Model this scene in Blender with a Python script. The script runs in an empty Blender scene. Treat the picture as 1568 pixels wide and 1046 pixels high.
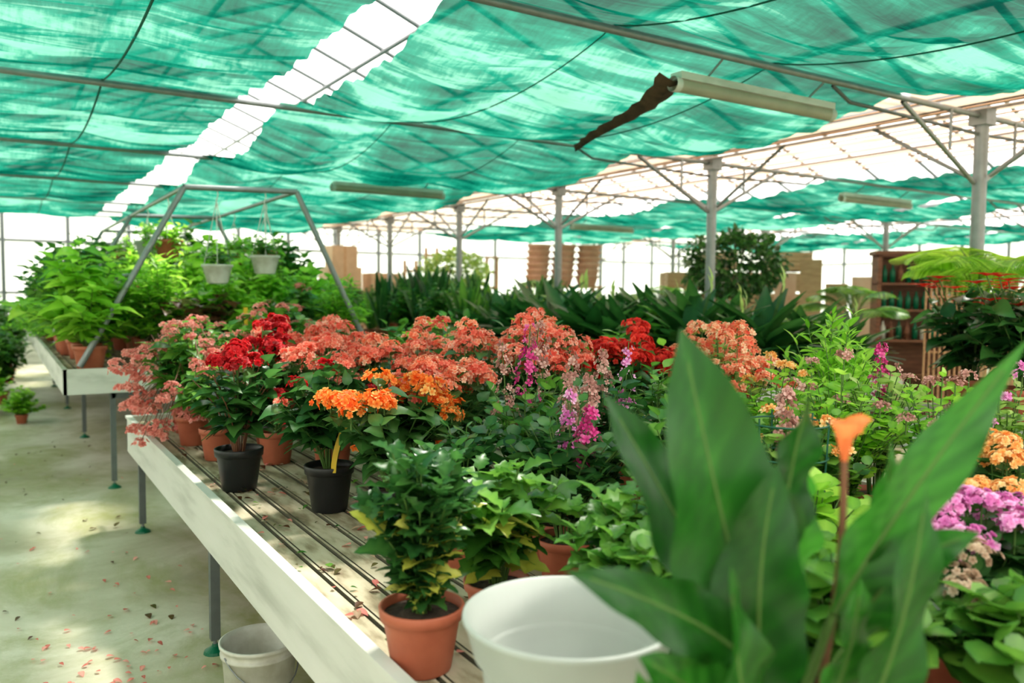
import bpy, math, numpy as np
from mathutils import Vector, Matrix
rng=np.random.default_rng(11)
SC=bpy.context.scene
COL=SC.collection
PI=math.pi
# ------------------------------------------------------------------ materials
def newmat(name):
    m=bpy.data.materials.new(name); m.use_nodes=True
    nt=m.node_tree; nt.nodes.clear()
    out=nt.nodes.new('ShaderNodeOutputMaterial')
    return m,nt,out
def ramp(nt,cols):
    r=nt.nodes.new('ShaderNodeValToRGB'); e=r.color_ramp.elements
    while len(e)<len(cols): e.new(.5)
    for i,(p,c) in enumerate(cols):
        e[i].position=p; e[i].color=(c[0],c[1],c[2],1)
    return r
def noise(nt,scale,stretch=(1,1,1),detail=5,rough=.55,dist=0):
    tc=nt.nodes.new('ShaderNodeTexCoord'); mp=nt.nodes.new('ShaderNodeMapping')
    mp.inputs['Scale'].default_value=stretch
    n=nt.nodes.new('ShaderNodeTexNoise'); n.inputs['Scale'].default_value=scale
    n.inputs['Detail'].default_value=detail; n.inputs['Roughness'].default_value=rough
    n.inputs['Distortion'].default_value=dist
    nt.links.new(tc.outputs['Object'],mp.inputs['Vector']); nt.links.new(mp.outputs[0],n.inputs['Vector'])
    return n
def M(name,cols,scale=5,rough=.5,metal=0,bump=0,trans=0,stretch=(1,1,1),alpha=0,attr=False,spec=.4,tgain=1.0,detail=5):
    m,nt,out=newmat(name); L=nt.links
    n=noise(nt,scale,stretch,detail)
    r=ramp(nt,cols)
    if attr:
        a=nt.nodes.new('ShaderNodeAttribute'); a.attribute_name='rnd'
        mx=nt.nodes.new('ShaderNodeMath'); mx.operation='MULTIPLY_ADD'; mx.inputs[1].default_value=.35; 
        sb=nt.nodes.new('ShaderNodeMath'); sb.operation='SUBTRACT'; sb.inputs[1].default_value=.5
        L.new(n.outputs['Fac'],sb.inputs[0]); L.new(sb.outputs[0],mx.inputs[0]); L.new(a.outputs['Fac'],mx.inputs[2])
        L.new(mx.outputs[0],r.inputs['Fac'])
    else:
        L.new(n.outputs['Fac'],r.inputs['Fac'])
    p=nt.nodes.new('ShaderNodeBsdfPrincipled')
    p.inputs['Roughness'].default_value=rough; p.inputs['Metallic'].default_value=metal
    p.inputs['Specular IOR Level'].default_value=spec
    L.new(r.outputs[0],p.inputs['Base Color'])
    if bump:
        b=nt.nodes.new('ShaderNodeBump'); b.inputs['Strength'].default_value=bump; b.inputs['Distance'].default_value=.02
        L.new(n.outputs['Fac'],b.inputs['Height']); L.new(b.outputs[0],p.inputs['Normal'])
    sh=p.outputs[0]
    if trans:
        t=nt.nodes.new('ShaderNodeBsdfTranslucent'); mx=nt.nodes.new('ShaderNodeMixShader'); mx.inputs[0].default_value=trans
        g=nt.nodes.new('ShaderNodeHueSaturation'); g.inputs['Value'].default_value=tgain
        L.new(r.outputs[0],g.inputs['Color']); L.new(g.outputs[0],t.inputs['Color'])
        L.new(sh,mx.inputs[1]); L.new(t.outputs[0],mx.inputs[2]); sh=mx.outputs[0]
    L.new(sh,out.inputs['Surface'])
    return m
def flat(name,c,**k):
    d=tuple(x*.8 for x in c)
    return M(name,[(.3,d),(.7,c)],**k)
def leafm(name,a,b,c,rough=.33,trans=.35,g=1.6,spec=.5):
    return M(name,[(.0,a),(.5,b),(1,c)],scale=9,rough=rough,trans=trans,attr=True,tgain=g,spec=spec)

m_metal=flat('galvanised_steel',(.30,.32,.33),rough=.45,metal=.55,scale=12)
m_dmetal=flat('weathered_steel',(.16,.18,.18),rough=.55,metal=.5,scale=14)
m_white=M('white_painted_metal',[(.3,(.42,.43,.38)),(.5,(.62,.62,.57)),(.8,(.7,.69,.65))],scale=3,rough=.5,stretch=(1,.4,3))
m_plank=M('bench_planks_weathered',[(.30,(.12,.09,.05)),(.42,(.28,.225,.14)),(.52,(.48,.41,.29)),(.72,(.62,.55,.42))],scale=4.2,rough=.85,stretch=(3,.8,1),bump=.4,detail=12)
m_groove=flat('bench_groove_dark',(.10,.085,.055),rough=.9,scale=20)  # darker tone for the groove faces and the board beneath
m_terra=M('terracotta_plastic',[(.3,(.34,.08,.04)),(.7,(.5,.14,.075))],scale=6,rough=.55)
m_terra2=M('terracotta_pale',[(.3,(.66,.34,.23)),(.7,(.8,.48,.36))],scale=3,rough=.8)
m_black=flat('black_plastic',(.012,.012,.013),rough=.42)
m_soil=M('potting_soil',[(.3,(.02,.012,.008)),(.7,(.07,.045,.03))],scale=60,rough=.95,bump=.6)
m_wplas=flat('white_translucent_plastic',(.58,.62,.58),rough=.35,trans=.35,scale=2,tgain=1.0)
m_bucket=M('dirty_white_plastic',[(.3,(.42,.4,.32)),(.6,(.7,.7,.64))],scale=6,rough=.5)
m_gplas=flat('green_plastic',(.0,.13,.06),rough=.4)
m_seam=flat('cloth_seam',(.0,.10,.07),rough=.9)
m_wood=M('brown_wood',[(.3,(.11,.04,.02)),(.7,(.25,.1,.055))],scale=4,rough=.6,stretch=(1,1,6))
m_pine=M('pale_wood',[(.3,(.42,.23,.12)),(.7,(.62,.38,.22))],scale=4,rough=.7,stretch=(1,1,6))
m_card=flat('cardboard',(.62,.42,.28),rough=.85)
m_yel=flat('yellow_plastic',(.85,.55,.02),rough=.4,trans=.2)
m_tube=flat('tube_diffuser',(.55,.52,.39),rough=.4,trans=.3)
m_stem=flat('green_stem',(.1,.2,.04),rough=.5,trans=.15)
m_rstem=flat('reddish_stem',(.2,.08,.04),rough=.5)
m_wire=flat('green_wire',(.01,.1,.06),rough=.4)
m_bark=M('bark',[(.3,(.09,.06,.04)),(.7,(.25,.19,.14))],scale=20,rough=.9,bump=.5,stretch=(1,1,.3))
m_brown=M('brown_torn_fabric',[(.3,(.03,.02,.012)),(.7,(.12,.07,.04))],scale=8,rough=.9)
# leaves
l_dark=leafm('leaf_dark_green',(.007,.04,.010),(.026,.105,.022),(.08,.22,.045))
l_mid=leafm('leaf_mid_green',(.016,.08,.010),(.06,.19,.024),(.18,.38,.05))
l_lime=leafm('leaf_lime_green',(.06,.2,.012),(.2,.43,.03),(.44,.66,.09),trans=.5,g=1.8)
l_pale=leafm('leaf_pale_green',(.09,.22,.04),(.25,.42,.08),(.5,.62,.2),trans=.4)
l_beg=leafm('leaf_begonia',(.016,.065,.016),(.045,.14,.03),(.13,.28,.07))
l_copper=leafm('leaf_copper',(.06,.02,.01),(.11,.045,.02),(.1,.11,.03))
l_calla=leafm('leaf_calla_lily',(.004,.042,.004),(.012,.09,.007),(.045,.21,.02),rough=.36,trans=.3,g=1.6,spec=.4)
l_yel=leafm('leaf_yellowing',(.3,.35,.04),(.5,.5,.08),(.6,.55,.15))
# petals
def petm(name,a,b,c): return leafm(name,a,b,c,rough=.6,trans=.35,g=1.2,spec=.3)
p_salmon=petm('petal_salmon',(.78,.09,.06),(.95,.23,.15),(1,.58,.45))
p_coral=petm('petal_coral_peach',(.85,.13,.06),(.98,.34,.2),(1,.66,.48))
p_dusty=petm('petal_dusty_pink',(.55,.12,.10),(.8,.26,.22),(.92,.46,.4))
p_red=petm('petal_red',(.30,.001,.004),(.62,.005,.014),(.88,.03,.04))
p_redor=petm('petal_scarlet',(.5,.006,.006),(.82,.025,.02),(.95,.1,.06))
p_orange=petm('petal_orange',(.8,.08,.004),(.98,.25,.03),(1,.58,.18))
p_peach=petm('petal_peach',(.85,.12,.08),(1,.36,.2),(1,.74,.5))
p_mag=petm('petal_magenta',(.4,.01,.12),(.72,.04,.27),(.85,.18,.45))
p_faded=petm('petal_faded',(.3,.12,.1),(.55,.25,.22),(.8,.5,.45))
p_pink=petm('petal_orchid_pink',(.55,.09,.36),(.82,.27,.62),(.97,.6,.84))
p_yor=petm('petal_yellow_orange',(.78,.24,.04),(.95,.48,.13),(1,.74,.38))
p_beige=petm('petal_dry',(.3,.18,.1),(.55,.38,.26),(.7,.55,.4))
p_calla=petm('petal_calla',(.5,.12,.03),(.8,.22,.07),(.88,.33,.14))
# glazing
def glaz(name,c,al,tr=.85):
    m,nt,out=newmat(name); L=nt.links
    n=noise(nt,1.3,(1,1,1)); r=ramp(nt,[(.3,tuple(x*.8 for x in c)),(.7,c)]); L.new(n.outputs['Fac'],r.inputs['Fac'])
    d=nt.nodes.new('ShaderNodeBsdfDiffuse'); t=nt.nodes.new('ShaderNodeBsdfTranslucent'); a=nt.nodes.new('ShaderNodeBsdfTransparent')
    L.new(r.outputs[0],d.inputs[0]); L.new(r.outputs[0],t.inputs[0])
    m1=nt.nodes.new('ShaderNodeMixShader'); m1.inputs[0].default_value=tr
    m2=nt.nodes.new('ShaderNodeMixShader'); m2.inputs[0].default_value=al
    L.new(d.outputs[0],m1.inputs[1]); L.new(t.outputs[0],m1.inputs[2]); L.new(m1.outputs[0],m2.inputs[1]); L.new(a.outputs[0],m2.inputs[2])
    L.new(m2.outputs[0],out.inputs[0]); return m
m_roof=glaz('roof_glazing',(.9,.9,.88),.6)
m_wallg=glaz('wall_glazing',(.74,.79,.72),.27)
m_cream=glaz('cream_shade_screen',(.50,.39,.285),.015,.72)
# green shade cloth
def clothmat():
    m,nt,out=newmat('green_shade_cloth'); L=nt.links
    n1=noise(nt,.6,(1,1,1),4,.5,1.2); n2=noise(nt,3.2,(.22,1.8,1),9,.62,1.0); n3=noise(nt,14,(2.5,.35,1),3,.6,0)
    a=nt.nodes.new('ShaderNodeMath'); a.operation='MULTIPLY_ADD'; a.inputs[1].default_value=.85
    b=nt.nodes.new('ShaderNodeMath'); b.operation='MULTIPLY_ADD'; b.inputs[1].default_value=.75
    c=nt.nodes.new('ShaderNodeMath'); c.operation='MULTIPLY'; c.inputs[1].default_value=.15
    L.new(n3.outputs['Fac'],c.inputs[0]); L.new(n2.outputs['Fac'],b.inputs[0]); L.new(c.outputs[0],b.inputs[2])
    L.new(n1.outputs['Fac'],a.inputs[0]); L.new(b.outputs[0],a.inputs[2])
    r=ramp(nt,[(.66,(.0,.030,.022)),(.80,(.001,.080,.052)),(.92,(.008,.165,.11)),(1.0,(.11,.33,.24))]); L.new(a.outputs[0],r.inputs['Fac'])  # streaks: doubled cloth, plus fold shading and sunlit patches painted into the colour
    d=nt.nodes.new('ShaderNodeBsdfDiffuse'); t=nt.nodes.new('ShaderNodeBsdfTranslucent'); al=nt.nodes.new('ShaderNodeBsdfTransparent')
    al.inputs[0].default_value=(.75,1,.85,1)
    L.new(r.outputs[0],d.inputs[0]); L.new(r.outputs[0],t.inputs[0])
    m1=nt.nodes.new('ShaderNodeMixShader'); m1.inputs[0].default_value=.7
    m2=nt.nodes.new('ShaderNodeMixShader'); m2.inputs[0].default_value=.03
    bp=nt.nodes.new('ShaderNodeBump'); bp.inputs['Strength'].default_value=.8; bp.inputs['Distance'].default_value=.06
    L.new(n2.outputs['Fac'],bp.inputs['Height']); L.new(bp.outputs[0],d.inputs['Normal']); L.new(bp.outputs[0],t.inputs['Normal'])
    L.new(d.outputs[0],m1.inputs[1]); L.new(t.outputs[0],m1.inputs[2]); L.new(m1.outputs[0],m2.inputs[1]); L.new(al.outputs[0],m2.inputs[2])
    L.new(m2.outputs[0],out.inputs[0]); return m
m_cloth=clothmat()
def floormat():
    m,nt,out=newmat('mossy_concrete'); L=nt.links
    n1=noise(nt,.7,(1,1,1),8,.62,.4); n2=noise(nt,1.3,(1,.7,1),9,.7,.6); n3=noise(nt,30,(1,1,1),4)
    r1=ramp(nt,[(.30,(.26,.23,.14)),(.45,(.46,.43,.30)),(.58,(.64,.61,.49)),(.75,(.72,.70,.6))]); L.new(n1.outputs['Fac'],r1.inputs['Fac'])
    r2=ramp(nt,[(.46,(0,0,0)),(.64,(.8,.8,.8))]); L.new(n2.outputs['Fac'],r2.inputs['Fac'])
    mx=nt.nodes.new('ShaderNodeMixRGB'); mx.inputs[2].default_value=(.27,.28,.08,1)
    L.new(r2.outputs[0],mx.inputs[0]); L.new(r1.outputs[0],mx.inputs[1])
    p=nt.nodes.new('ShaderNodeBsdfPrincipled'); p.inputs['Roughness'].default_value=.6
    L.new(mx.outputs[0],p.inputs['Base Color'])
    b=nt.nodes.new('ShaderNodeBump'); b.inputs['Strength'].default_value=.15; b.inputs['Distance'].default_value=.01
    L.new(n3.outputs['Fac'],b.inputs['Height']); L.new(b.outputs[0],p.inputs['Normal'])
    L.new(p.outputs[0],out.inputs[0]); return m
m_floor=floormat()
m_grass=M('outside_grass',[(.3,(.12,.2,.05)),(.7,(.25,.33,.12))],scale=3,rough=.95)
# ------------------------------------------------------------------ mesh builder
class MB:
    def __init__(s): s.V=[];s.Q=[];s.qm=[];s.R=[];s.n=0;s.mats=[]
    def mi(s,m):
        if m not in s.mats: s.mats.append(m)
        return s.mats.index(m)
    def add(s,V,Q,mat,r=.5):
        V=np.asarray(V,float).reshape(-1,3); k=s.mi(mat)
        Q=np.asarray(Q,int).reshape(-1,4); s.Q.append(Q+s.n); s.qm.append(np.full(len(Q),k))
        s.R.append(np.broadcast_to(np.asarray(r,float),(len(V),)).copy()); s.V.append(V); s.n+=len(V)
    def build(s,name,loc=(0,0,0),rot=0,smooth=True,link=True):
        V=np.concatenate(s.V); me=bpy.data.meshes.new(name); Q=np.concatenate(s.Q)
        me.vertices.add(len(V)); me.vertices.foreach_set('co',V.ravel())
        me.loops.add(Q.size); me.polygons.add(len(Q))
        me.loops.foreach_set('vertex_index',Q.ravel().astype(np.int32))
        me.polygons.foreach_set('loop_start',(np.arange(len(Q))*4).astype(np.int32))
        mi=np.concatenate(s.qm).astype(np.int32)
        for m in s.mats: me.materials.append(m)
        me.polygons.foreach_set('material_index',mi)
        me.polygons.foreach_set('use_smooth',np.full(len(mi),smooth))
        at=me.attributes.new('rnd','FLOAT','POINT'); at.data.foreach_set('value',np.concatenate(s.R).astype(np.float32))
        me.update(calc_edges=True)
        o=bpy.data.objects.new(name,me); o.location=loc; o.rotation_euler=(0,0,rot)
        if link: COL.objects.link(o)
        return o
def inst(o,loc,rot=0,sc=1,name=None):
    n=bpy.data.objects.new(name or o.name.split('.')[0],o.data); n.location=loc; n.rotation_euler=(0,0,rot)
    n.scale=(sc,sc,sc) if not isinstance(sc,tuple) else sc
    COL.objects.link(n); return n
def box(mb,a,b,mat):
    x0,y0,z0=a;x1,y1,z1=b
    V=[(x0,y0,z0),(x1,y0,z0),(x1,y1,z0),(x0,y1,z0),(x0,y0,z1),(x1,y0,z1),(x1,y1,z1),(x0,y1,z1)]
    Q=[(0,3,2,1),(4,5,6,7),(0,1,5,4),(1,2,6,5),(2,3,7,6),(3,0,4,7)]
    VV=[V[i] for q in Q for i in q]; mb.add(VV,np.arange(24).reshape(6,4),mat)
def tube(mb,pts,r0,r1=None,mat=None,sides=6,closed=False,r=.5):
    pts=np.asarray(pts,float); n=len(pts); r1=r0 if r1 is None else r1
    if closed: tan=np.roll(pts,-1,0)-np.roll(pts,1,0)
    else: tan=np.gradient(pts,axis=0)
    tan/=np.linalg.norm(tan,axis=1)[:,None]+1e-9
    ref=np.where(np.abs(tan[:,2:3])>.9,np.array([[1,0,0]]),np.array([[0,0,1]]))
    if not closed: ref=np.repeat(ref[n//2:n//2+1],n,0)
    a=np.cross(tan,ref); a/=np.linalg.norm(a,axis=1)[:,None]+1e-9; b=np.cross(tan,a)
    ang=np.arange(sides)*2*PI/sides; rad=np.linspace(r0,r1,n)
    V=pts[:,None]+rad[:,None,None]*(np.cos(ang)[None,:,None]*a[:,None]+np.sin(ang)[None,:,None]*b[:,None])
    Q=[]
    for i in range(n if closed else n-1):
        j=(i+1)%n
        for k in range(sides):
            l=(k+1)%sides; Q.append((i*sides+k,i*sides+l,j*sides+l,j*sides+k))
    mb.add(V.reshape(-1,3),Q,mat,r)
def lathe(mb,prof,c,mat,seg=28):
    prof=np.asarray(prof,float); ang=np.arange(seg)*2*PI/seg
    V=np.stack([c[0]+prof[:,0:1]*np.cos(ang),c[1]+prof[:,0:1]*np.sin(ang),c[2]+np.repeat(prof[:,1:2],seg,1)],-1)
    Q=[]
    for i in range(len(prof)-1):
        for k in range(seg):
            l=(k+1)%seg; Q.append((i*seg+k,i*seg+l,(i+1)*seg+l,(i+1)*seg+k))
    mb.add(V.reshape(-1,3),Q,mat)
def pot(mb,r,h,mat,c=(0,0,0),soil=True):
    lathe(mb,[(.001,0),(r*.70,0),(r*.72,.004),(r*.92,h*.80),(r*.93,h*.81),(r*1.0,h*.82),(r*1.03,h*.985),(r*1.01,h),(r*.95,h),(r*.92,h*.85)],c,mat)
    if soil: lathe(mb,[(r*.925,h*.86),(r*.5,h*.89),(.001,h*.9)],c,m_soil)
# templates (verts, quads, per-vertex tone offset) --------------------------
def leaf_tpl(f,w,n=5,fold=.25,droop=.3,wave=0):
    V=[];Q=[];T=[]
    for i in range(n+1):
        t=i/n; hw=max(w*f(t),.012); z=-droop*t*t
        wz=wave*math.sin(i*2.2)
        V+= [(t,-hw,z+fold*hw+wz),(t,0,z),(t,hw,z+fold*hw-wz)]; T+=[-.06+.05*(i%2),.2,-.06+.05*(i%2)]
    for i in range(n):
        a=i*3; Q+=[(a,a+3,a+4,a+1),(a+1,a+4,a+5,a+2)]
    return np.array(V),np.array(Q),np.array(T)
ov=lambda t: math.sin(PI*t**.72)
la=lambda t: math.sin(PI*t**.85)**.8 if 0<t<1 else 0
rd=lambda t: math.sqrt(max(0,1-(2*t-1)**2))
T_ov=leaf_tpl(ov,.34,5,.2,.28); T_la=leaf_tpl(la,.15,5,.25,.3); T_rd=leaf_tpl(rd,.46,5,.15,.15,.02)
T_ov2=leaf_tpl(ov,.36,6,.3,.5,.03)
T_lob=leaf_tpl(lambda t: ov(t)*(1.15 if int(round(t*8))%2 else .72),.36,8,.35,.3,.03)
T_blade=leaf_tpl(lambda t: .15+.85*(t/.4) if t<.4 else (1-((t-.4)/.6)**2.2),.15,8,.3,.55,.01)
T_sword=leaf_tpl(lambda t: (.75+.5*t if t<.6 else 1.05*(1-((t-.6)/.4)**2)),.06,7,.4,.03,.01)
T_lflt=leaf_tpl(lambda t: .4+.6*math.sin(PI*t),.035,3,.4,.35)
def flower_tpl(np_,w,cup,L=1,layers=1):
    V=[];Q=[];T=[]
    for l in range(layers):
        for k in range(np_):
            a=2*PI*(k+.5*l)/np_; c=cup+l*.5; LL=L*(1-.28*l)
            rad=np.array([0,math.cos(a),math.sin(a)]); tg=np.array([0,-math.sin(a),math.cos(a)]); X=np.array([1,0,0])
            b=len(V)
            for i,(s,ww) in enumerate([(.05,.15),(.5,.8),(.85,.85),(1.02,.35)]):
                cc=c*(1-.35*s); p=LL*s*(math.cos(cc)*rad+math.sin(cc)*X)
                for j in (-1,1): V.append(p+tg*j*w*ww*LL+X*.03*j); T.append((-.45,-.12,.1,.32)[i]-.06*l)
            for i in range(3): Q.append((b+2*i,b+2*i+1,b+2*i+3,b+2*i+2))
    return np.array(V),np.array(Q),np.array(T)
F5=flower_tpl(5,.42,.45); FD=flower_tpl(5,.46,.3,1,3); FS=flower_tpl(4,.42,.5)
def scatter(mb,tpl,P,D,U,S,mat,R):
    V,Q,T=tpl; P=np.asarray(P,float);N=len(P)
    if N==0: return
    X=D/(np.linalg.norm(D,axis=1)[:,None]+1e-9); Y=np.cross(U,X); Y/=np.linalg.norm(Y,axis=1)[:,None]+1e-6
    Z=np.cross(X,Y); F=np.stack([X,Y,Z],1)
    W=P[:,None]+S[:,None,None]*np.einsum('vk,nkj->nvj',V,F)
    QQ=(Q[None]+(np.arange(N)*len(V))[:,None,None]).reshape(-1,4)
    mb.add(W.reshape(-1,3),QQ,mat,np.clip(np.repeat(R,len(V))+np.tile(T,N),0,1))
def bez(b,c,e,t):
    t=np.asarray(t)[:,None]; return (1-t)**2*b+2*t*(1-t)*c+t*t*e
def grow(mb,base,ns,H,R,nl,tpl,ls,lm,sm=None,tmin=.25,up=.45,sr=.004,fl=.35,var=.3,yel=0):
    sm=sm or m_stem; base=np.array(base,float); tips=[];P=[];D=[];S=[]
    for k in range(ns):
        a=rng.uniform(0,2*PI); q=math.sqrt(rng.uniform()); rr=R*q
        h=H*(1-fl*q*q)*rng.uniform(.8,1.03)
        dr=np.array([math.cos(a),math.sin(a),0])
        e=base+dr*rr+[0,0,h]; c=base+dr*rr*.3+[0,0,h*.62]
        tube(mb,bez(base+dr*.02,c,e,np.linspace(0,1,6)),sr,sr*.5,sm,4)
        tl=np.clip(np.linspace(tmin,1,nl)+rng.uniform(-.05,.05,nl),0,1)
        pos=bez(base,c,e,tl); ang=a+np.arange(nl)*2.4+rng.uniform(-.4,.4,nl)
        dd=np.stack([np.cos(ang),np.sin(ang),up*rng.uniform(.2,1.4,nl)+.7*(tl>.93)],1)
        P.append(pos);D.append(dd);S.append(ls*rng.uniform(1-var,1+var,nl)*(1-.3*(tl>.93))); tips.append(e)
    P=np.concatenate(P);D=np.concatenate(D);S=np.concatenate(S);n=len(P)
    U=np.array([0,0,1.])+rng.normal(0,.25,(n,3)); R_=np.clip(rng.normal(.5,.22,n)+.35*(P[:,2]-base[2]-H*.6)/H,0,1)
    if yel:
        mk=(rng.uniform(size=n)<yel)&(P[:,2]<base[2]+H*.55)
        scatter(mb,tpl,P[mk],D[mk],U[mk],S[mk],l_yel,R_[mk]); mk=~mk
        P,D,U,S,R_=P[mk],D[mk],U[mk],S[mk],R_[mk]
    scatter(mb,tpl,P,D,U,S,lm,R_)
    return np.array(tips)
def cluster(mb,c,r,n,tpl,fs,mat,flatz=.7,up=.35,mn=-.25):
    d=rng.normal(size=(n,3)); d/=np.linalg.norm(d,axis=1)[:,None]; d[:,2]=np.where(d[:,2]<mn,-d[:,2],d[:,2])
    P=np.array(c)+d*r*(rng.uniform(.35,1,n)**.5)[:,None]*np.array([1,1,flatz])
    scatter(mb,tpl,P,d+[0,0,up]+rng.normal(0,.3,(n,3)),rng.normal(size=(n,3)),fs*rng.uniform(.7,1.2,n),mat,np.clip(rng.normal(.5,.28,n),0,1))
def spike(mb,base,tip,r,n,tpl,fs,mat):
    base=np.array(base,float);tip=np.array(tip,float); t=rng.uniform(0,1,n); a=rng.uniform(0,2*PI,n)
    rr=r*(1.1-t)**.6*rng.uniform(.3,1,n)
    P=base+(tip-base)*t[:,None]+np.stack([np.cos(a)*rr,np.sin(a)*rr,0*a],1)
    D=np.stack([np.cos(a),np.sin(a),.5+0*a],1)
    scatter(mb,tpl,P,D,rng.normal(size=(n,3)),fs*rng.uniform(.6,1.2,n),mat,rng.uniform(0,1,n))
    tube(mb,[base,(base+tip)/2,tip],.003,.002,m_stem,4)
def plant(name,loc,H,R,ns,nl,tpl,ls,lm,pr=.09,ph=.15,pm=None,fl=(),rot=0,yel=0,link=True,up=.45,flt=.35,tmin=.25,sm=None,extra=None):
    mb=MB(); pot(mb,pr,ph,pm or m_terra)
    tips=grow(mb,(0,0,ph*.88),ns,H,R,nl,tpl,ls,lm,yel=yel,up=up,fl=flt,tmin=tmin,sm=sm)
    for (pmat,ft,fs,cnt,cr,npr) in fl:
        idx=rng.permutation(len(tips))[:cnt]
        for i in idx:
            c=tips[i]+np.array([0,0,.02+rng.uniform(-.02,.03)])
            cluster(mb,c,cr*rng.uniform(.75,1.2),int(npr*rng.uniform(.7,1.3)),ft,fs,pmat)
            tube(mb,[tips[i]-[0,0,.02],c],.003,.002,m_stem,4)
    if extra: extra(mb)
    return mb.build(name,loc,rot,link=link)
# ------------------------------------------------------------------ shell
X0,X1,Y0,Y1=-1.06,22.94,-5.0,20.0
mb=MB(); box(mb,(X0,Y0,-.1),(X1,Y1,0),m_floor); mb.build('floor',smooth=False)
mb=MB(); box(mb,(-40,-40,-.3),(60,60,-.12),m_grass); mb.build('outside_ground',smooth=False)
def wall(name,p,q,n,inward):
    mb=MB(); p=np.array(p);q=np.array(q); d=(q-p)/n; w=np.array(inward)
    V=[(*p,0.5),(*q,0.5),(*q,3.35),(*p,3.35)]; mb.add(V,[(0,1,2,3)],m_wallg)
    def b2(a,b,z0,z1,t):
        lo=np.minimum(a,b)-np.abs(w)*t; hi=np.maximum(a,b)+np.abs(w)*t
        box(mb,(lo[0],lo[1],z0),(hi[0],hi[1],z1),m_dmetal if t<.06 else m_white)
    b2(p,q,0,.5,.07)
    for z in (.5,1.5,2.6,3.30): b2(p,q,z,z+.05,.03)
    u=d/np.linalg.norm(d)
    for i in range(n+1):
        c=p+d*i; b2(c-u*.035,c+u*.035,.5,3.35,.035)
    return mb.build(name,smooth=False)
wall('wall_back',(X0,Y1),(X1,Y1),20,(0,1))
wall('wall_left',(X0,Y0),(X0,Y1),20,(1,0))
wall('wall_right',(X1,Y0),(X1,Y1),20,(1,0))
wall('wall_front',(X0,Y0),(X1,Y0),20,(0,1))
mb=MB()
for k in range(3):
    a=X0+8*k; b=a+8; c=a+4
    mb.add([(a,Y0,3.35),(c,Y0,4.9),(c,Y1,4.9),(a,Y1,3.35)],[(0,1,2,3)],m_roof)
    mb.add([(c,Y0,4.9),(b,Y0,3.35),(b,Y1,3.35),(c,Y1,4.9)],[(0,1,2,3)],m_roof)
    for yy in (Y0,Y1): mb.add([(a,yy,3.35),(b,yy,3.35),(c,yy,4.9),(c,yy,4.9)],[(0,1,2,3)],m_wallg)
mb.build('ceiling',smooth=False)
mb=MB()
for k in range(3):
    a=X0+8*k
    for y in np.arange(Y0+.1,Y1+.1,1.0):
        tube(mb,[(a,y,3.31),(a+4,y,4.86)],.03,None,m_metal,6); tube(mb,[(a+4,y,4.86),(a+8,y,3.31)],.03,None,m_metal,6)
    for f in (.25,.5,.75,1.0,1.25,1.5,1.75):
        z=3.31+1.55*(f if f<=1 else 2-f); tube(mb,[(a+4*f,Y0,z-.03),(a+4*f,Y1,z-.03)],.03,None,m_metal,6)
mb.build('roof_frame')
PY=[.66+3*i for i in range(7)]
mb=MB()
for k in range(4):
    gx=X0+8*k; box(mb,(gx-.1,Y0+.05,3.2),(gx+.1,Y1-.05,3.34),m_metal)
mb.build('roof_gutter',smooth=False)
for y in PY:
    mb=MB(); tube(mb,[(X0+.05,y,3.1),(X1-.05,y,3.1)],.024,None,m_metal,10)
    for gx in (6.94,14.94):
        for s in (-1,1):
            tube(mb,[(gx+s*.05,y+.02,2.55),(gx+s*1.1,y+.02,3.08)],.02,None,m_metal,6)
            tube(mb,[(gx+s*.5,y-.02,2.78),(gx+s*.5,y-.02,3.1)],.014,None,m_metal,6)
            tube(mb,[(gx+s*.06,y,2.95),(gx+s*1.7,y+.05,3.0),(gx+s*1.9,y+.05,3.09)],.014,None,m_dmetal,6)
            tube(mb,[(gx,y+.08*s,2.6),(gx,y+1.0*s,3.16)],.018,None,m_metal,6)
    mb.build('roof_truss')
pm=MB(); tube(pm,[(0,0,0),(0,0,3.22)],.055,None,m_metal,16); box(pm,(-.1,-.1,0),(.1,.1,.015),m_metal); box(pm,(-.075,-.075,3.02),(.075,.075,3.17),m_metal)
po=pm.build('steel_post',(6.94,PY[0],0))
for gx in (6.94,14.94):
    for y in PY:
        if gx==6.94 and y==PY[0]: continue
        inst(po,(gx,y,0))
# shade cloth (lies over the pipes and sags between them)
def clothz(x,y,y0,amp,xs,wr=1):
    s=(y-y0)/3.0; cat=np.clip(4*s*(1-s),0,1); bil=0
    for a,b in zip(xs[:-1],xs[1:]):
        m=(x>=a)&(x<=b); bil=bil+m*np.abs(np.sin(PI*(x-a)/(b-a)))
    z=3.128-amp*cat*(.75+.35*np.minimum(bil,1))
    return z+wr*(cat**.5*(.022*np.sin(y*13+2.6*np.sin(x*1.1)+x*.6)+.013*np.sin(y*29+4*np.sin(x*.8+y)))+.012*cat*np.sin(x*2.6+y*3))
secs=[((-.95,1.65),(-.95,.69,1.65),.11),((1.99,5.8),(1.99,3.0,4.35,5.8),.26),((9.2,12.2),(9.2,10.7,12.2),.2),((12.5,14.3),(12.5,14.3),.15),((16.6,19.2),(16.6,17.9,19.2),.16),((19.5,22.0),(19.5,22.0),.16)]
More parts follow.
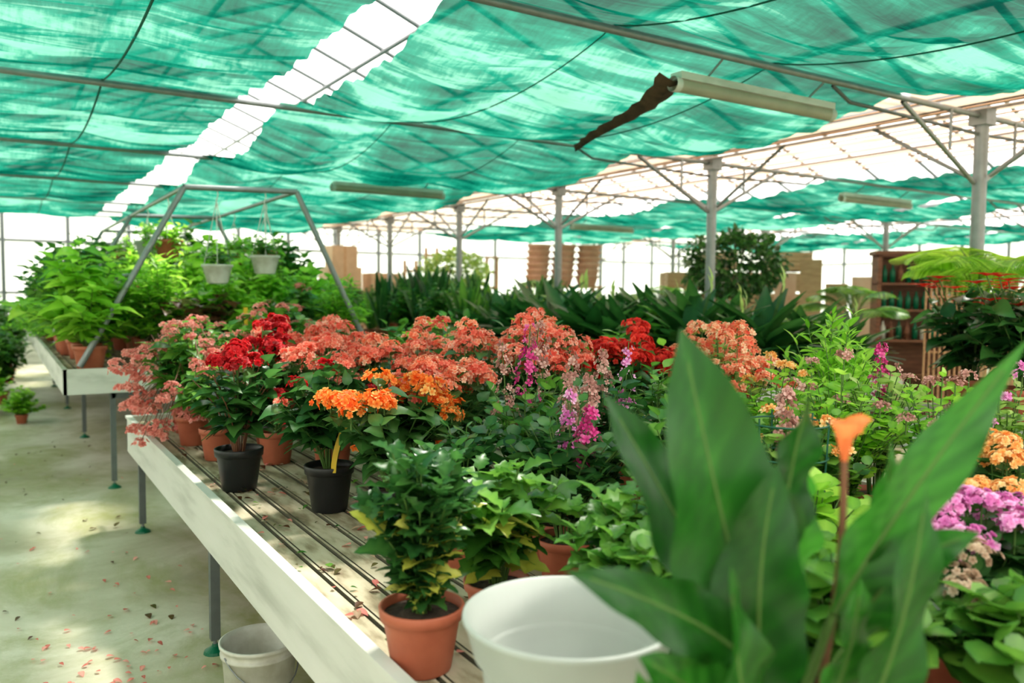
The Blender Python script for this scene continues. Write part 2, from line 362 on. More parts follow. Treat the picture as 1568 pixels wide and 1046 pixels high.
for (a,b),xs,amp in secs:
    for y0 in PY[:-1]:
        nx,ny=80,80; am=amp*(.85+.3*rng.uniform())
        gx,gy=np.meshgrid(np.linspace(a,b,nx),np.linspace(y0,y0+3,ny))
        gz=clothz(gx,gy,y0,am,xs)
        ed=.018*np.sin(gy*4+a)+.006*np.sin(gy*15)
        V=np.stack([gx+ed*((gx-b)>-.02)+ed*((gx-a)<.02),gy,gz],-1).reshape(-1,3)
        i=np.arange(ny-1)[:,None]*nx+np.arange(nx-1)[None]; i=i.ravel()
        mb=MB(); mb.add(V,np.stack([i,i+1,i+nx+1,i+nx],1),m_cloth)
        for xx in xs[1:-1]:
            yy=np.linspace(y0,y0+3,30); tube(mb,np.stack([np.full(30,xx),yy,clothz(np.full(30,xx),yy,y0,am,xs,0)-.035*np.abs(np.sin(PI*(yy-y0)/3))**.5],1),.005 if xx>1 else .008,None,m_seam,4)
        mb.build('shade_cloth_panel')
# cream slatted screens
for a,b in ((5.9,9.15),(14.4,16.5)):
    mb=MB(); n=int((b-a)/.44)
    for k in range(n):
        x=a+k*.44
        for y0 in np.arange(-4,19,1.0):
            mb.add([(x,y0,3.135),(x+.415,y0,3.175),(x+.415,y0+1,3.175),(x,y0+1,3.135)],[(0,1,2,3)],m_cream)
        tube(mb,[(x+.42,-4,3.15),(x+.42,19,3.15)],.009,None,m_pine,4)
    mb.build('cream_shade_screen',smooth=False)
mb=MB(); n=22; V=[];Q=[]
for i in range(n):
    t=i/(n-1); y=3.8+1.45*t; x=3.60+.30*t+.04*math.sin(t*7); w=.12*(1-.8*t)+.015*math.sin(i*2.3)
    z=3.02-.24*4*(y-3.66)/3*(1-(y-3.66)/3)-.02
    V+=[(x-w,y,z+.01),(x,y,z-.03),(x+w,y,z+.01)]
for i in range(n-1):
    a=i*3; Q+=[(a,a+3,a+4,a+1),(a+1,a+4,a+5,a+2)]
mb.add(V,Q,m_brown); mb.build('torn_fabric_strip')
mb=MB(); box(mb,(-.76,-.05,.03),(.76,.05,.075),m_white)
tube(mb,[(-.75,0,0),(.75,0,0)],.045,None,m_tube,14)
for s in (-1,1): tube(mb,[(s*.74,0,0),(s*.79,0,0)],.048,None,m_white,14); tube(mb,[(s*.5,0,.07),(s*.5,-.15,.17)],.008,None,m_metal,5)
fx=mb.build('fluorescent_light',(4.4,3.82,2.92))
for p in ((4.35,9.82,2.9),(10.3,6.82,2.9),(10.3,12.82,2.9)): inst(fx,p)
# ------------------------------------------------------------------ benches
def bench(name,x0,x1,y0,y1,zt,fh=.2,legs=(),lx=.05):
    mb=MB(); zs=zt-.04
    p=.112; nx=int((x1-x0-.06)/p)
    for k in range(nx):
        a=x0+.03+k*p
        pr=[(a,0),(a+.082,0,),(a+.085,-.010),(a+.091,-.010),(a+.094,.003),(a+.103,.003),(a+.106,-.010),(a+.110,-.010),(a+.112,0)]
        ms=[m_plank,m_groove,m_groove,m_groove,m_plank,m_groove,m_groove,m_groove]
        for (q0,q1,mm) in zip(pr[:-1],pr[1:],ms):
            mb.add([(q0[0],y0+.02,zs+q0[1]),(q1[0],y0+.02,zs+q1[1]),(q1[0],y1-.02,zs+q1[1]),(q0[0],y1-.02,zs+q0[1])],[(0,1,2,3)],mm)
    box(mb,(x0+.03,y0+.02,zs-.04),(x1-.02,y1-.02,zs-.02),m_groove)
    for (a,b) in (((x0,y0,zt-fh),(x0+.025,y1,zt)),((x1-.025,y0,zt-fh),(x1,y1,zt)),((x0,y0,zt-fh),(x1,y0+.025,zt)),((x0,y1-.025,zt-fh),(x1,y1,zt))): box(mb,a,b,m_white)
    box(mb,(x0-.008,y0,zt-.012),(x0+.028,y1,zt+.004),m_white)
    for ly in legs:
        for xx in (x0+lx,x1-lx-.04):
            box(mb,(xx-.02,ly-.02,.06),(xx+.02,ly+.02,zt-fh+.02),m_dmetal)
            tube(mb,[(xx,ly,.01),(xx,ly,.1)],.009,None,m_metal,8)
            lathe(mb,[(.001,0),(.05,0),(.045,.012),(.015,.03),(.012,.04),(.001,.04)],(xx,ly,0),m_gplas,16)
        box(mb,(x0+lx-.01,ly-.02,zt-fh-.05),(x1-lx,ly+.02,zt-fh),m_dmetal)
        tube(mb,[(x0+lx,ly,zt-fh-.02),(x0+lx,ly+.45,zt-fh+.02)],.012,None,m_dmetal,6)
    return mb.build(name,smooth=False)
bench('plant_bench',.73,3.4,-.4,6.04,.74,fh=.24,legs=(.9,3.65,5.75))
bench('plant_bench',.42,3.2,7.1,15.5,.98,legs=(7.17,9.8,12.3,15.2),lx=.35)
bench('plant_bench',4.6,6.7,4.1,14.5,.9,legs=(4.4,7.5,10.5,13.5))
bench('plant_bench',4.6,6.35,-2,3.0,.9,legs=(-1.5,2.7))
bench('plant_bench',8.9,11.0,8.0,11.2,.85,legs=(8.3,10.9))
bench('plant_bench',9.3,11.0,-1,4.0,.85,legs=(-.5,3.7))
def litter(mb,P,s0,s1,mat,tp=T_ov):
    n=len(P); D=rng.normal(size=(n,3)); D[:,2]*=.1
    scatter(mb,tp,P,D,np.array([[0,0,1.]]*n),rng.uniform(s0,s1,n),mat,rng.uniform(0,.9,n))
mb=MB(); n=110
litter(mb,np.stack([rng.uniform(-.3,.85,n),rng.gamma(2.2,1.3,n)+1.2,np.full(n,.012)],1),.015,.04,p_dusty)
n=60; c=rng.normal(0,1,(n,2)); litter(mb,np.stack([.35+.16*c[:,0],3.6+.35*c[:,1],np.full(n,.012)],1),.02,.04,p_dusty)
n=90; litter(mb,np.stack([rng.uniform(-.4,.8,n),rng.uniform(1.5,11,n),np.full(n,.012)],1),.015,.05,l_copper)
mb.build('fallen_petals')
mb=MB(); n=45
for m_ in (p_dusty,l_copper,l_mid,p_beige,l_copper): litter(mb,np.stack([rng.uniform(.8,1.5,n),rng.uniform(1.7,4.9,n),np.full(n,.712)],1),.012,.045,m_)
mb.build('fallen_leaves')
# ------------------------------------------------------------------ front bench plants
ZB=.702
def begonia(loc,pm,petals,H=.5,R=.22,lm=None,nc=12,cr=.055,npr=14,fs=.017,ft=F5,ns=20,nl=10,ls=.085,pr=.095,ph=.17,name='potted_begonia',extra=None,flt=.35,tpl=T_ov2):
    fl=[(m,ft,fs,max(1,int(nc/len(petals))),cr,npr) for m in petals]
    return plant(name,(loc[0],loc[1],ZB),H,R,ns,nl,tpl,ls,lm or l_beg,pr,ph,pm,fl,rng.uniform(0,6),extra=extra,flt=flt,tmin=.35)
def ex(mb):
    for c in ((-.02,-.03,.62),(.07,-.02,.58),(-.09,0,.58),(.14,-.12,.42),(.17,-.14,.31),(.02,.06,.64),(-.03,-.08,.57)):
        cluster(mb,c,.055,34,FD,.019,p_red); tube(mb,[(0,0,.25),(c[0]*.6,c[1]*.6,c[2]*.75),c],.004,.003,m_stem,4)
mb=MB(); pot(mb,.105,.19,m_black); grow(mb,(0,0,.16),18,.42,.2,9,T_ov2,.105,l_dark,fl=.2,tmin=.3,sm=m_rstem); ex(mb)
mb.build('potted_red_begonia',(.91,3.72,ZB),.1)
begonia((1.14,3.18),m_black,[p_salmon,p_red],H=.42,R=.22,nc=8,cr=.035,npr=10,pr=.1,ph=.19,lm=l_dark,ns=26,nl=10,ls=.105)
def exo(mb):
    for c in ((-.18,-.12,.30),(.12,-.2,.26),(-.28,-.05,.22)): cluster(mb,c,.035,16,FD,.018,p_orange)
begonia((1.27,2.84),m_black,[p_orange],H=.43,R=.27,nc=26,cr=.055,npr=24,fs=.017,ns=34,nl=8,ls=.10,ft=F5,extra=exo,pr=.09,ph=.15,flt=.25)
for k,(x,y,H) in enumerate(((1.36,3.75,.55),(1.62,3.55,.52),(1.55,4.2,.55),(1.85,3.3,.56),(2.1,3.05,.6),(1.95,3.75,.58),(1.3,4.6,.55),(2.3,3.45,.58),(1.75,4.75,.55),(1.6,3.05,.47))):
    begonia((x,y),m_terra,[p_salmon,p_coral] if k%2 else [p_salmon],H=H,R=.25,nc=28,cr=.06,npr=30,fs=.0155,ns=34,nl=7,ls=.085)
for (x,y,H) in ((2.72,3.12,.58),(2.5,2.95,.54),(1.22,4.2,.56)):
    begonia((x,y),m_terra,[p_redor if x>2 else p_red],H=H,R=.19,nc=18,cr=.06,npr=30,ft=FD,fs=.018)
def exd(mb):
    for k in range(34):
        a=rng.uniform(2.3,5.2); r=rng.uniform(.2,.42); c=(r*math.cos(a),r*math.sin(a),rng.uniform(.02,.55) if r<.3 else rng.uniform(.1,.5))
        cluster(mb,c,.05,16,F5,.017,p_dusty); tube(mb,[(0,0,.2),(c[0]*.6,c[1]*.6,max(c[2],.2)+.12),c],.003,.002,m_rstem,4)
for (x,y,H,e) in ((.95,4.95,.5,exd),(1.0,5.4,.55,exd),(1.15,5.8,.6,None),(1.35,5.2,.6,None),(1.7,5.5,.6,None),(.98,4.45,.32,None)):
    o=begonia((x,y),m_terra,[p_dusty],H=H,R=.27,nc=13,cr=.055,npr=17,fs=.016,ns=28,nl=10,ls=.115,lm=l_mid,extra=e); o.rotation_euler=(0,0,0)
for (x,y,H) in ((2.9,2.68,.62),(3.05,2.95,.6),(2.75,2.45,.5)):
    begonia((x,y),m_terra,[p_peach],H=H,R=.2,nc=20,cr=.055,npr=30,fs=.015,lm=l_pale,ls=.07)
for (x,y,H,lm) in ((2.2,4.3,.6,l_lime),(2.6,3.9,.62,l_mid),(2.9,3.5,.6,l_mid),(2.3,5.0,.6,l_mid),(3.0,4.4,.6,l_lime),(2.8,5.3,.65,l_mid),(3.1,3.2,.5,l_lime)):
    plant('potted_leafy_plant',(x,y,ZB),H,.24,20,9,T_ov,.11,lm,.1,.16,m_terra)
def exm(spots):
    def f(mb):
        for (a,b,r,n,m) in spots: spike(mb,a,b,r,n,FS,.014,m)
    return f
KK='potted_kalanchoe'
plant(KK,(1.62,2.45,ZB),.5,.2,24,11,T_rd,.06,l_mid,.09,.15,m_terra,extra=exm([((0,0,.5),(.02,0,.78),.055,50,p_mag),((.04,.03,.5),(.06,0,.8),.055,50,p_faded),((-.08,0,.45),(-.1,0,.72),.055,50,p_faded),((.08,.02,.45),(.1,.02,.74),.05,50,p_faded)]))
plant(KK,(1.46,1.98,ZB),.44,.2,28,12,T_rd,.055,l_dark,.09,.15,m_terra,extra=exm([((.03,-.05,.38),(.05,-.06,.55),.055,65,p_mag),((.0,-.02,.42),(.0,-.02,.60),.045,30,p_pink),((.1,.04,.42),(.12,.04,.64),.055,60,p_faded),((.05,.05,.45),(.06,.08,.66),.05,50,p_faded)]))
plant(KK,(1.86,2.3,ZB),.48,.2,28,11,T_rd,.06,l_dark,.09,.15,m_terra,extra=exm([((.0,0,.45),(.0,0,.7),.06,60,p_faded),((.1,0,.45),(.12,0,.72),.05,34,p_pink),((-.1,.05,.45),(-.1,.05,.68),.05,60,p_faded)]))
for (x,y,H,R,tp,l_,lm) in ((1.28,2.3,.36,.2,T_rd,.055,l_dark),(1.75,1.75,.44,.22,T_rd,.06,l_mid),(2.1,2.0,.46,.22,T_rd,.06,l_mid),(2.25,2.45,.5,.22,T_ov,.07,l_mid),(1.55,2.15,.4,.2,T_rd,.06,l_dark)):
    plant(KK,(x,y,ZB),H,R,30,12,tp,l_,lm,.09,.15,m_terra)
plant(KK,(2.84,1.85,ZB),.52,.2,24,11,T_rd,.055,l_pale,.09,.15,m_terra,extra=exm([((0,0,.5),(.02,0,.72),.05,50,p_mag),((.1,.0,.45),(.14,0,.64),.04,30,p_faded)]))
GB='potted_green_bush'
plant(GB,(.84,1.71,ZB),.41,.14,34,17,T_lob,.075,l_dark,.1,.155,m_terra,yel=.22,tmin=.1,up=.8)
plant(GB,(1.12,1.82,ZB),.36,.2,22,11,T_lob,.10,l_mid,.09,.13,m_terra,yel=.15,up=.4)
plant(GB,(1.3,1.5,ZB),.33,.2,24,11,T_lob,.085,l_mid,.09,.13,m_terra,yel=.1,up=.4)
PT='potted_pittosporum'
plant(PT,(3.12,2.28,ZB),.74,.2,26,22,T_la,.085,l_lime,.1,.16,m_terra,up=.9)
plant(PT,(2.95,2.1,ZB),.62,.2,22,18,T_la,.08,l_lime,.1,.16,m_terra,up=.9)
for (x,y,H,lm,pt) in ((2.38,1.68,.54,l_lime,p_faded),(2.65,1.5,.5,l_lime,p_faded),(2.12,1.62,.42,l_mid,p_yor),(2.9,1.4,.5,l_pale,p_pink),(2.55,2.1,.5,l_lime,p_yor)):
    plant('potted_flowering_shrub',(x,y,ZB),H,.21,34,15,T_rd,.045,lm,.095,.15,m_terra,fl=[(pt,FS,.013,10,.03,16)])
mb=MB()
for z in (.28,.42,.52): tube(mb,[( .12*math.cos(a),.12*math.sin(a),z) for a in np.linspace(0,2*PI,25)[:-1]],.003,None,m_wire,5,closed=True)
for a in np.linspace(0,2*PI,7)[:-1]: tube(mb,[(.1*math.cos(a),.1*math.sin(a),.1),(.12*math.cos(a),.12*math.sin(a),.54)],.003,None,m_wire,5)
spike(mb,(.0,0,.42),(.0,0,.62),.05,80,FS,.016,p_faded); pot(mb,.11,.15,m_terra); grow(mb,(0,0,.13),14,.4,.1,10,T_rd,.05,l_pale)
mb.build('caged_potted_plant',(1.98,1.58,ZB))
def kal(x,y,pm_,H=.33,R=.17,lm=l_dark,nc=18,pr=.09):
    return plant(KK,(x,y,ZB),H,R,28,7,T_rd,.075,lm,pr,.13,m_terra,fl=[(pm_,FD,.0115,nc,.045,40)],flt=.3)
kal(2.40,1.18,p_yor,H=.36,R=.2,nc=26); kal(2.62,1.0,p_yor,H=.34)
kal(2.0,1.0,p_pink,H=.27,R=.19,nc=28); kal(2.2,.8,p_pink,H=.26,R=.18,nc=26)
kal(1.75,.98,p_beige,H=.2,R=.12,nc=6)
for (x,y,H,tp,l_,lm,pm_,yl) in ((1.62,.72,.24,T_rd,.1,l_mid,m_black,0),(1.85,.62,.22,T_ov2,.1,l_dark,m_black,0),(1.38,.95,.28,T_rd,.08,l_mid,m_black,0),(1.5,1.25,.3,T_rd,.07,l_mid,m_wplas,0),(1.8,1.35,.33,T_rd,.07,l_lime,m_terra,.2),(1.18,1.32,.24,T_rd,.07,l_mid,m_wplas,0)):
    plant(GB,(x,y,ZB),H,.2 if x>1.2 else .1,24,10,tp,l_,lm,.1,.12,pm_,yel=yl)
def card(mb,c,w,h,mat,yaw):
    u=np.array([math.cos(yaw),math.sin(yaw),0]); c=np.array(c,float)
    for s in (0,.002):
        n=np.array([-u[1],u[0],0])*s
        V=[c-u*w/2-[0,0,h/2]+n,c+u*w/2-[0,0,h/2]+n,c+u*w/2+[0,0,h/2]+n,c-u*w/2+[0,0,h/2]+n]; mb.add(V,[(0,1,2,3)],mat)
mb=MB(); card(mb,(1.60,1.36,1.1),.075,.06,m_yel,-.55); tube(mb,[(1.6,1.365,.85),(1.6,1.365,1.08)],.003,None,m_yel,5)
mb.build('yellow_price_tag',smooth=False)
mb=MB(); V=[];Q=[]
for i in range(6):
    t=i/5; V+=[(-.010+.05*t*t,.01*t,.2*t),(.010+.004*t+.05*t*t,.01*t,.2*t)]
for i in range(5): Q.append((2*i,2*i+1,2*i+3,2*i+2))
mb.add(V,Q,m_yel); mb.build('yellow_plant_label',(1.12,3.08,.875),-.5)
mb=MB(); tube(mb,[(0,0,.1),(0,0,.72)],.004,None,m_yel,5); card(mb,(0,0,.68),.03,.2,m_yel,-.2); card(mb,(.05,0,.72),.1,.02,m_yel,-.2)
mb.build('yellow_sticky_trap',(1.5,5.9,ZB))
mb=MB(); lathe(mb,[(.001,0),(.12,0),(.125,.004),(.158,.2),(.160,.225),(.172,.235),(.176,.24),(.192,.30),(.197,.305),(.196,.312),(.188,.312),(.168,.24),(.152,.2),(.140,.13),(.07,.128),(.001,.128)],(0,0,0),m_wplas,56)
mb.build('white_plastic_pot',(.875,1.17,ZB))
mb=MB(); lathe(mb,[(.001,0),(.11,0),(.115,.006),(.133,.25),(.14,.252),(.141,.262),(.135,.264),(.137,.285),(.144,.288),(.145,.3),(.138,.302),(.13,.28),(.11,.02),(.001,.015)],(0,0,0),m_bucket,40)
tube(mb,[(.14*math.cos(a),.14*math.sin(a),.27-.12*math.sin(a)) for a in np.linspace(0,PI,14)],.003,None,m_metal,5)
mb.build('white_bucket',(.80,3.0,0),3.4)
# ------------------------------------------------------------------ calla lily
def blade(mb,b,c,e,w,nrm,mat,wave=.014,fold=.3,cols=8,rows=26,bs=.36,r=.5):
    b,c,e=[np.array(v,float) for v in (b,c,e)]; nrm=np.array(nrm,float)
    t=np.linspace(0,1,rows); C=bez(b,c,e,t); Tn=np.gradient(C,axis=0); Tn/=np.linalg.norm(Tn,axis=1)[:,None]
    sd=np.cross(Tn,nrm); sd/=np.linalg.norm(sd,axis=1)[:,None]; nn=np.cross(sd,Tn)
    k=np.clip((t-bs)/(1-bs),0,1)
    f=np.where(t<bs,(.15+.85*np.sin(PI/2*np.clip(t/bs,0,1))),(1-k**2.3)*(1-.12*k)); f=np.maximum(f,.012)
    s=np.linspace(-1,1,cols+1); A=np.abs(s)[None]; ph=rng.uniform(0,6)
    off=A**1.3*fold*w*f[:,None]+wave*np.sin(t[:,None]*15+np.sign(s)[None]*1.5+ph)*A**2*np.minimum(1,f[:,None]*2)
    edge=1+.07*np.sin(t*21+ph)
    V=C[:,None]+sd[:,None]*(s[None,:,None]*w*(f*edge)[:,None,None])+nn[:,None]*off[:,:,None]
    i=(np.arange(rows-1)[:,None]*(cols+1)+np.arange(cols)[None]).ravel()
    Q=np.stack([i,i+1,i+cols+2,i+cols+1],1)
    rr=r+.25*np.exp(-(s*6)**2)[None]*np.ones((rows,1))+.14*np.sin(t[:,None]*45-np.abs(s)[None]*9)
    mb.add(V.reshape(-1,3),Q,mat,np.clip(rr,0,1).ravel())
yaw=math.radians(32.5)
def site(u,d,z): return np.array([math.sin(yaw)*d+math.cos(yaw)*u, math.cos(yaw)*d-math.sin(yaw)*u, z])
pc=site(.41,1.15,0); px,py=pc[0],pc[1]
mb=MB(); pot(mb,.12,.2,m_terra,(px,py,ZB))
fw=-np.array([math.sin(yaw),math.cos(yaw),0])
leaves=[ # base(u,d,z) control tip half-width tone
 ((.35,1.12,1.09),(.27,1.05,1.33),(.225,1.08,1.555),.096,.4),
 ((.33,1.17,1.12),(.24,1.13,1.28),(.14,1.2,1.45),.06,.3),
 ((.31,1.05,1.12),(.24,1.0,1.20),(.07,1.02,1.245),.045,.35),
 ((.385,1.15,1.22),(.40,1.15,1.36),(.415,1.12,1.465),.038,.15),
 ((.45,1.10,1.16),(.53,1.08,1.33),(.69,1.08,1.545),.045,.65),
 ((.48,1.12,1.10),(.51,1.1,1.24),(.62,1.05,1.29),.045,.5),
 ((.42,1.2,1.14),(.44,1.2,1.25),(.43,1.17,1.35),.030,1.),
 ((.35,1.08,1.03),(.31,1.03,1.22),(.35,1.05,1.38),.062,.25),
 ((.32,1.1,.98),(.25,1.0,1.10),(.16,.98,1.15),.055,.55),
 ((.47,1.06,1.0),(.51,1.0,1.18),(.53,1.02,1.36),.038,.45),
 ((.37,1.2,1.1),(.36,1.22,1.3),(.29,1.22,1.48),.055,.15),
 ((.5,1.15,1.1),(.55,1.15,1.25),(.53,1.12,1.40),.032,.7),
 ((.43,1.1,1.0),(.46,1.05,1.1),(.45,1.02,1.24),.035,.6),
 ((.35,1.04,.96),(.28,.98,1.08),(.27,.97,1.27),.06,.5),
 ((.31,1.12,.95),(.22,1.08,1.02),(.17,1.05,1.10),.045,.8)]
for (b,c,e,w,r) in leaves:
    B,Cc,E=site(*b),site(*c),site(*e)
    tube(mb,bez(np.array([px+rng.uniform(-.04,.04),py+rng.uniform(-.04,.04),ZB+.17]),np.array([(px+B[0])/2,(py+B[1])/2,(ZB+.2+B[2])/2+.03]),B,np.linspace(0,1,7)),.010,.006,m_stem,8)
    blade(mb,B,Cc,E,w,fw+np.array([0,0,.25])+rng.normal(0,.4,3),l_calla,r=r)
    tube(mb,bez(B,Cc,E,np.linspace(0,.9,8)),.0035,.0015,m_stem,5)
B=site(.466,1.12,1.37)
tube(mb,bez(np.array([px,py,ZB+.17]),site(.475,1.12,1.1),B,np.linspace(0,1,8)),.006,.005,m_rstem,8)
lathe(mb,[(.005,0),(.007,.012),(.010,.03),(.015,.045),(.021,.055)],B,p_calla,18); blade(mb,B+[.006,0,.03],B+[.012,0,.06],B+[.032,-.02,.058],.014,fw,p_calla,wave=.002)
tube(mb,[B+[0,0,.02],B+[0,0,.05]],.004,.003,m_yel,6)
mb.build('potted_calla_lily')
# ------------------------------------------------------------------ A-frame with hanging baskets
mb=MB()
for y in (7.3,10.5,13.5):
    pts=[(.55,y,.98),(1.36,y,2.47),(2.32,y,2.50),(3.05,y,.98)]
    for a,b in zip(pts[:-1],pts[1:]): tube(mb,[a,b],.025,None,m_metal,10)
for p in ((1.36,2.47),(2.32,2.5),(.95,1.72)): tube(mb,[(p[0],7.3,p[1]),(p[0],13.5,p[1])],.02,None,m_metal,8)
mb.build('hanging_frame')
def basket(x,y,z,top,pm_,tr=True):
    mb=MB(); r=.125
    lathe(mb,[(.001,0),(r*.62,0),(r*.7,.01),(r*.97,.14),(r*1.05,.145),(r*1.06,.165),(r*.98,.165),(r*.9,.13),(.001,.13)],(0,0,0),pm_)
    for a in (.3,2.4,4.5): tube(mb,[(r*math.cos(a),r*math.sin(a),.16),(0,0,top-z-.12)],.004,None,m_white,4)
    tube(mb,[(0,0,top-z-.12),(.015,0,top-z-.06),(0,0,top-z)],.005,None,m_white,5)
    grow(mb,(0,0,.13),12,.24,.24,8,T_ov,.07,l_lime if tr else l_mid,fl=.6)
    if tr:
        for k in range(9):
            a=rng.uniform(0,6.28); L=rng.uniform(.25,.6); t=np.linspace(0,1,11)
            P=np.stack([np.cos(a)*(r+.06*t),np.sin(a)*(r+.06*t),.16+.05*np.sin(t*3)-L*t**2],1); tube(mb,P,.003,.002,m_stem,4)
            scatter(mb,T_ov,P,np.stack([np.cos(a+2.4*np.arange(11)),np.sin(a+2.4*np.arange(11)),-.3+0*t],1),np.array([[0,0,1.]]*11),rng.uniform(.05,.08,11),l_lime,rng.uniform(.1,.8,11))
    return mb.build('hanging_basket',(x,y,z))
basket(2.03,7.3,1.75,2.5,m_bucket,False); basket(1.62,7.3,1.66,2.49,m_bucket,False); basket(1.36,8.1,1.9,2.46,m_terra); basket(2.32,8.3,1.85,2.5,m_terra)
basket(1.36,9.3,1.95,2.46,m_wplas); basket(2.32,9.6,1.9,2.5,m_terra); basket(1.36,11,1.9,2.46,m_terra); basket(2.32,12,1.9,2.5,m_terra); basket(.95,8.6,1.2,1.72,m_terra)
# ------------------------------------------------------------------ second bench greenery
FP='potted_foliage_plant'
g1=plant(FP,(0,0,0),.8,.48,34,14,T_ov2,.15,l_lime,.12,.18,m_terra,link=False,flt=.6)
g2=plant(FP,(0,0,0),1.0,.42,34,14,T_ov2,.14,l_mid,.12,.18,m_terra,link=False,flt=.5)
g3=plant(FP,(0,0,0),.55,.46,34,14,T_rd,.10,l_lime,.12,.18,m_terra,link=False,flt=.8)
g4=plant(FP,(0,0,0),.75,.38,26,12,T_ov2,.16,l_mid,.12,.18,m_terra,link=False,fl=[(p_dusty,F5,.02,6,.06,16)])
g5=plant(FP,(0,0,0),.6,.4,14,8,T_ov2,.17,l_copper,.12,.18,m_black,link=False)
g6=plant(FP,(0,0,0),.95,.4,40,16,T_la,.16,l_lime,.12,.18,m_terra,link=False,flt=.5)
g7=plant(FP,(0,0,0),.42,.5,40,12,T_la,.14,l_lime,.12,.18,m_terra,link=False,flt=1.15)
gs=[g1,g2,g3,g6,g1,g6,g4,g1,g2]
for yy in np.arange(7.5,15.3,.56):
    for xx in (.66,1.2,1.75,2.3,2.85):
        g=gs[rng.integers(0,len(gs))]
        s=rng.uniform(.95,1.3) if xx>1 and yy>8.3 else rng.uniform(.7,.95)
        if xx<1: g=(g7,g3,g1,g2,g7)[rng.integers(0,5)]; s=rng.uniform(.8,1.15)
        inst(g,(xx+rng.uniform(-.08,.08),yy+rng.uniform(-.1,.1),.945),rng.uniform(0,6),s,FP)
inst(g5,(1.5,7.38,.945),1,.9,FP)
for (x,y,s) in ((.0,13.2,1.),(-.1,14.6,1.1),(.1,16.3,1.3),(1.2,17,1.4),(2.2,17.2,1.4),(3.4,17,1.3),(-.3,17.5,1.2),(.1,18.6,1.3),(-.4,15.8,1.0),(-.2,12.2,.9)): inst(g2 if s>.95 else g3,(x,y,0),rng.uniform(0,6),s,FP)
inst(g3,(.22,11.2,0),1,.6,FP)
# ------------------------------------------------------------------ peace lilies / snake plants
def rosette(name,tpl,n,ls,lm,spread,pr=.12,ph=.18,pm=None,fl=None,link=False):
    mb=MB(); pot(mb,pr,ph,pm or m_black)
    a=rng.uniform(0,2*PI,n); o=rng.uniform(0,1,n)
    D=np.stack([np.cos(a)*spread*o,np.sin(a)*spread*o,1.0+0*a],1)
    P=np.stack([np.cos(a)*pr*.5*o,np.sin(a)*pr*.5*o,np.full(n,ph*.85)],1)
    U=np.stack([-np.cos(a)*.9,-np.sin(a)*.9,.6+0*a],1)+rng.normal(0,.2,(n,3))
    scatter(mb,tpl,P,D,U,ls*rng.uniform(.6,1.1,n),lm,np.clip(rng.normal(.5,.28,n),0,1))
    if fl:
        for k in range(fl):
            a=rng.uniform(0,6.28); e=np.array([.15*math.cos(a),.15*math.sin(a),ls*1.15+rng.uniform(0,.1)]); tube(mb,[(0,0,ph),e*[.4,.4,.6],e],.004,None,m_stem,4)
            scatter(mb,T_blade,np.array([e]),np.array([[math.cos(a)*.3,math.sin(a)*.3,1.]]),np.array([[math.cos(a),math.sin(a),0.]]),np.array([.13]),l_pale,np.array([.9]))
    return mb.build(name,link=link)
PL='potted_peace_lily'; SP='potted_snake_plant'
s1=rosette(PL,T_blade,60,.6,l_dark,1.5,fl=2); s2=rosette(PL,T_blade,56,.62,l_dark,1.3); s3=plant(PL,(0,0,0),.42,.25,26,5,T_ov2,.2,l_mid,.12,.18,m_black,link=False,up=.7)
for yy in np.arange(4.45,8.4,.44):
    for xx in (4.9,5.35,5.8,6.3):
        u=rng.uniform(); inst(s1 if u<.35 else (s2 if u<.65 else s3),(xx+rng.uniform(-.06,.06),yy+rng.uniform(-.06,.06),.865),rng.uniform(0,6),rng.uniform(.8,1.15),PL)
v1=rosette(SP,T_sword,34,.85,l_dark,.4,.14,.2,m_terra); v2=rosette(SP,T_sword,30,.7,l_mid,.5,.14,.2,m_terra)
for yy in np.arange(8.8,14.3,.6):
    for xx in (4.9,5.45,6.0,6.45):
        u=rng.uniform(); inst(v1 if u<.45 else (v2 if u<.75 else g2),(xx+rng.uniform(-.06,.06),yy,.865),rng.uniform(0,6),rng.uniform(.75,1.1) if u<.75 else .75,SP if u<.75 else FP)
def exa(mb):
    for k in range(12):
        a=rng.uniform(0,6.28); r=rng.uniform(.1,.3); e=np.array([r*math.cos(a),r*math.sin(a),rng.uniform(.66,.86)])
        tube(mb,[(0,0,.2),e*[.4,.4,.6],e],.004,None,m_stem,4)
        n=4; scatter(mb,T_ov,np.repeat(e[None],n,0),np.stack([np.cos(a+np.arange(n)*1.2),np.sin(a+np.arange(n)*1.2),.4+0*np.arange(n)],1),np.array([[0,0,1.]]*n),np.full(n,.1),p_redor,np.full(n,.5))
for (x,y) in ((4.92,2.3),(5.3,1.8),(5.7,2.5),(5.2,2.75)):
    plant('potted_anthurium',(x,y,.865),.62,.32,24,8,T_ov2,.16,l_dark,.15,.22,m_terra,extra=exa)
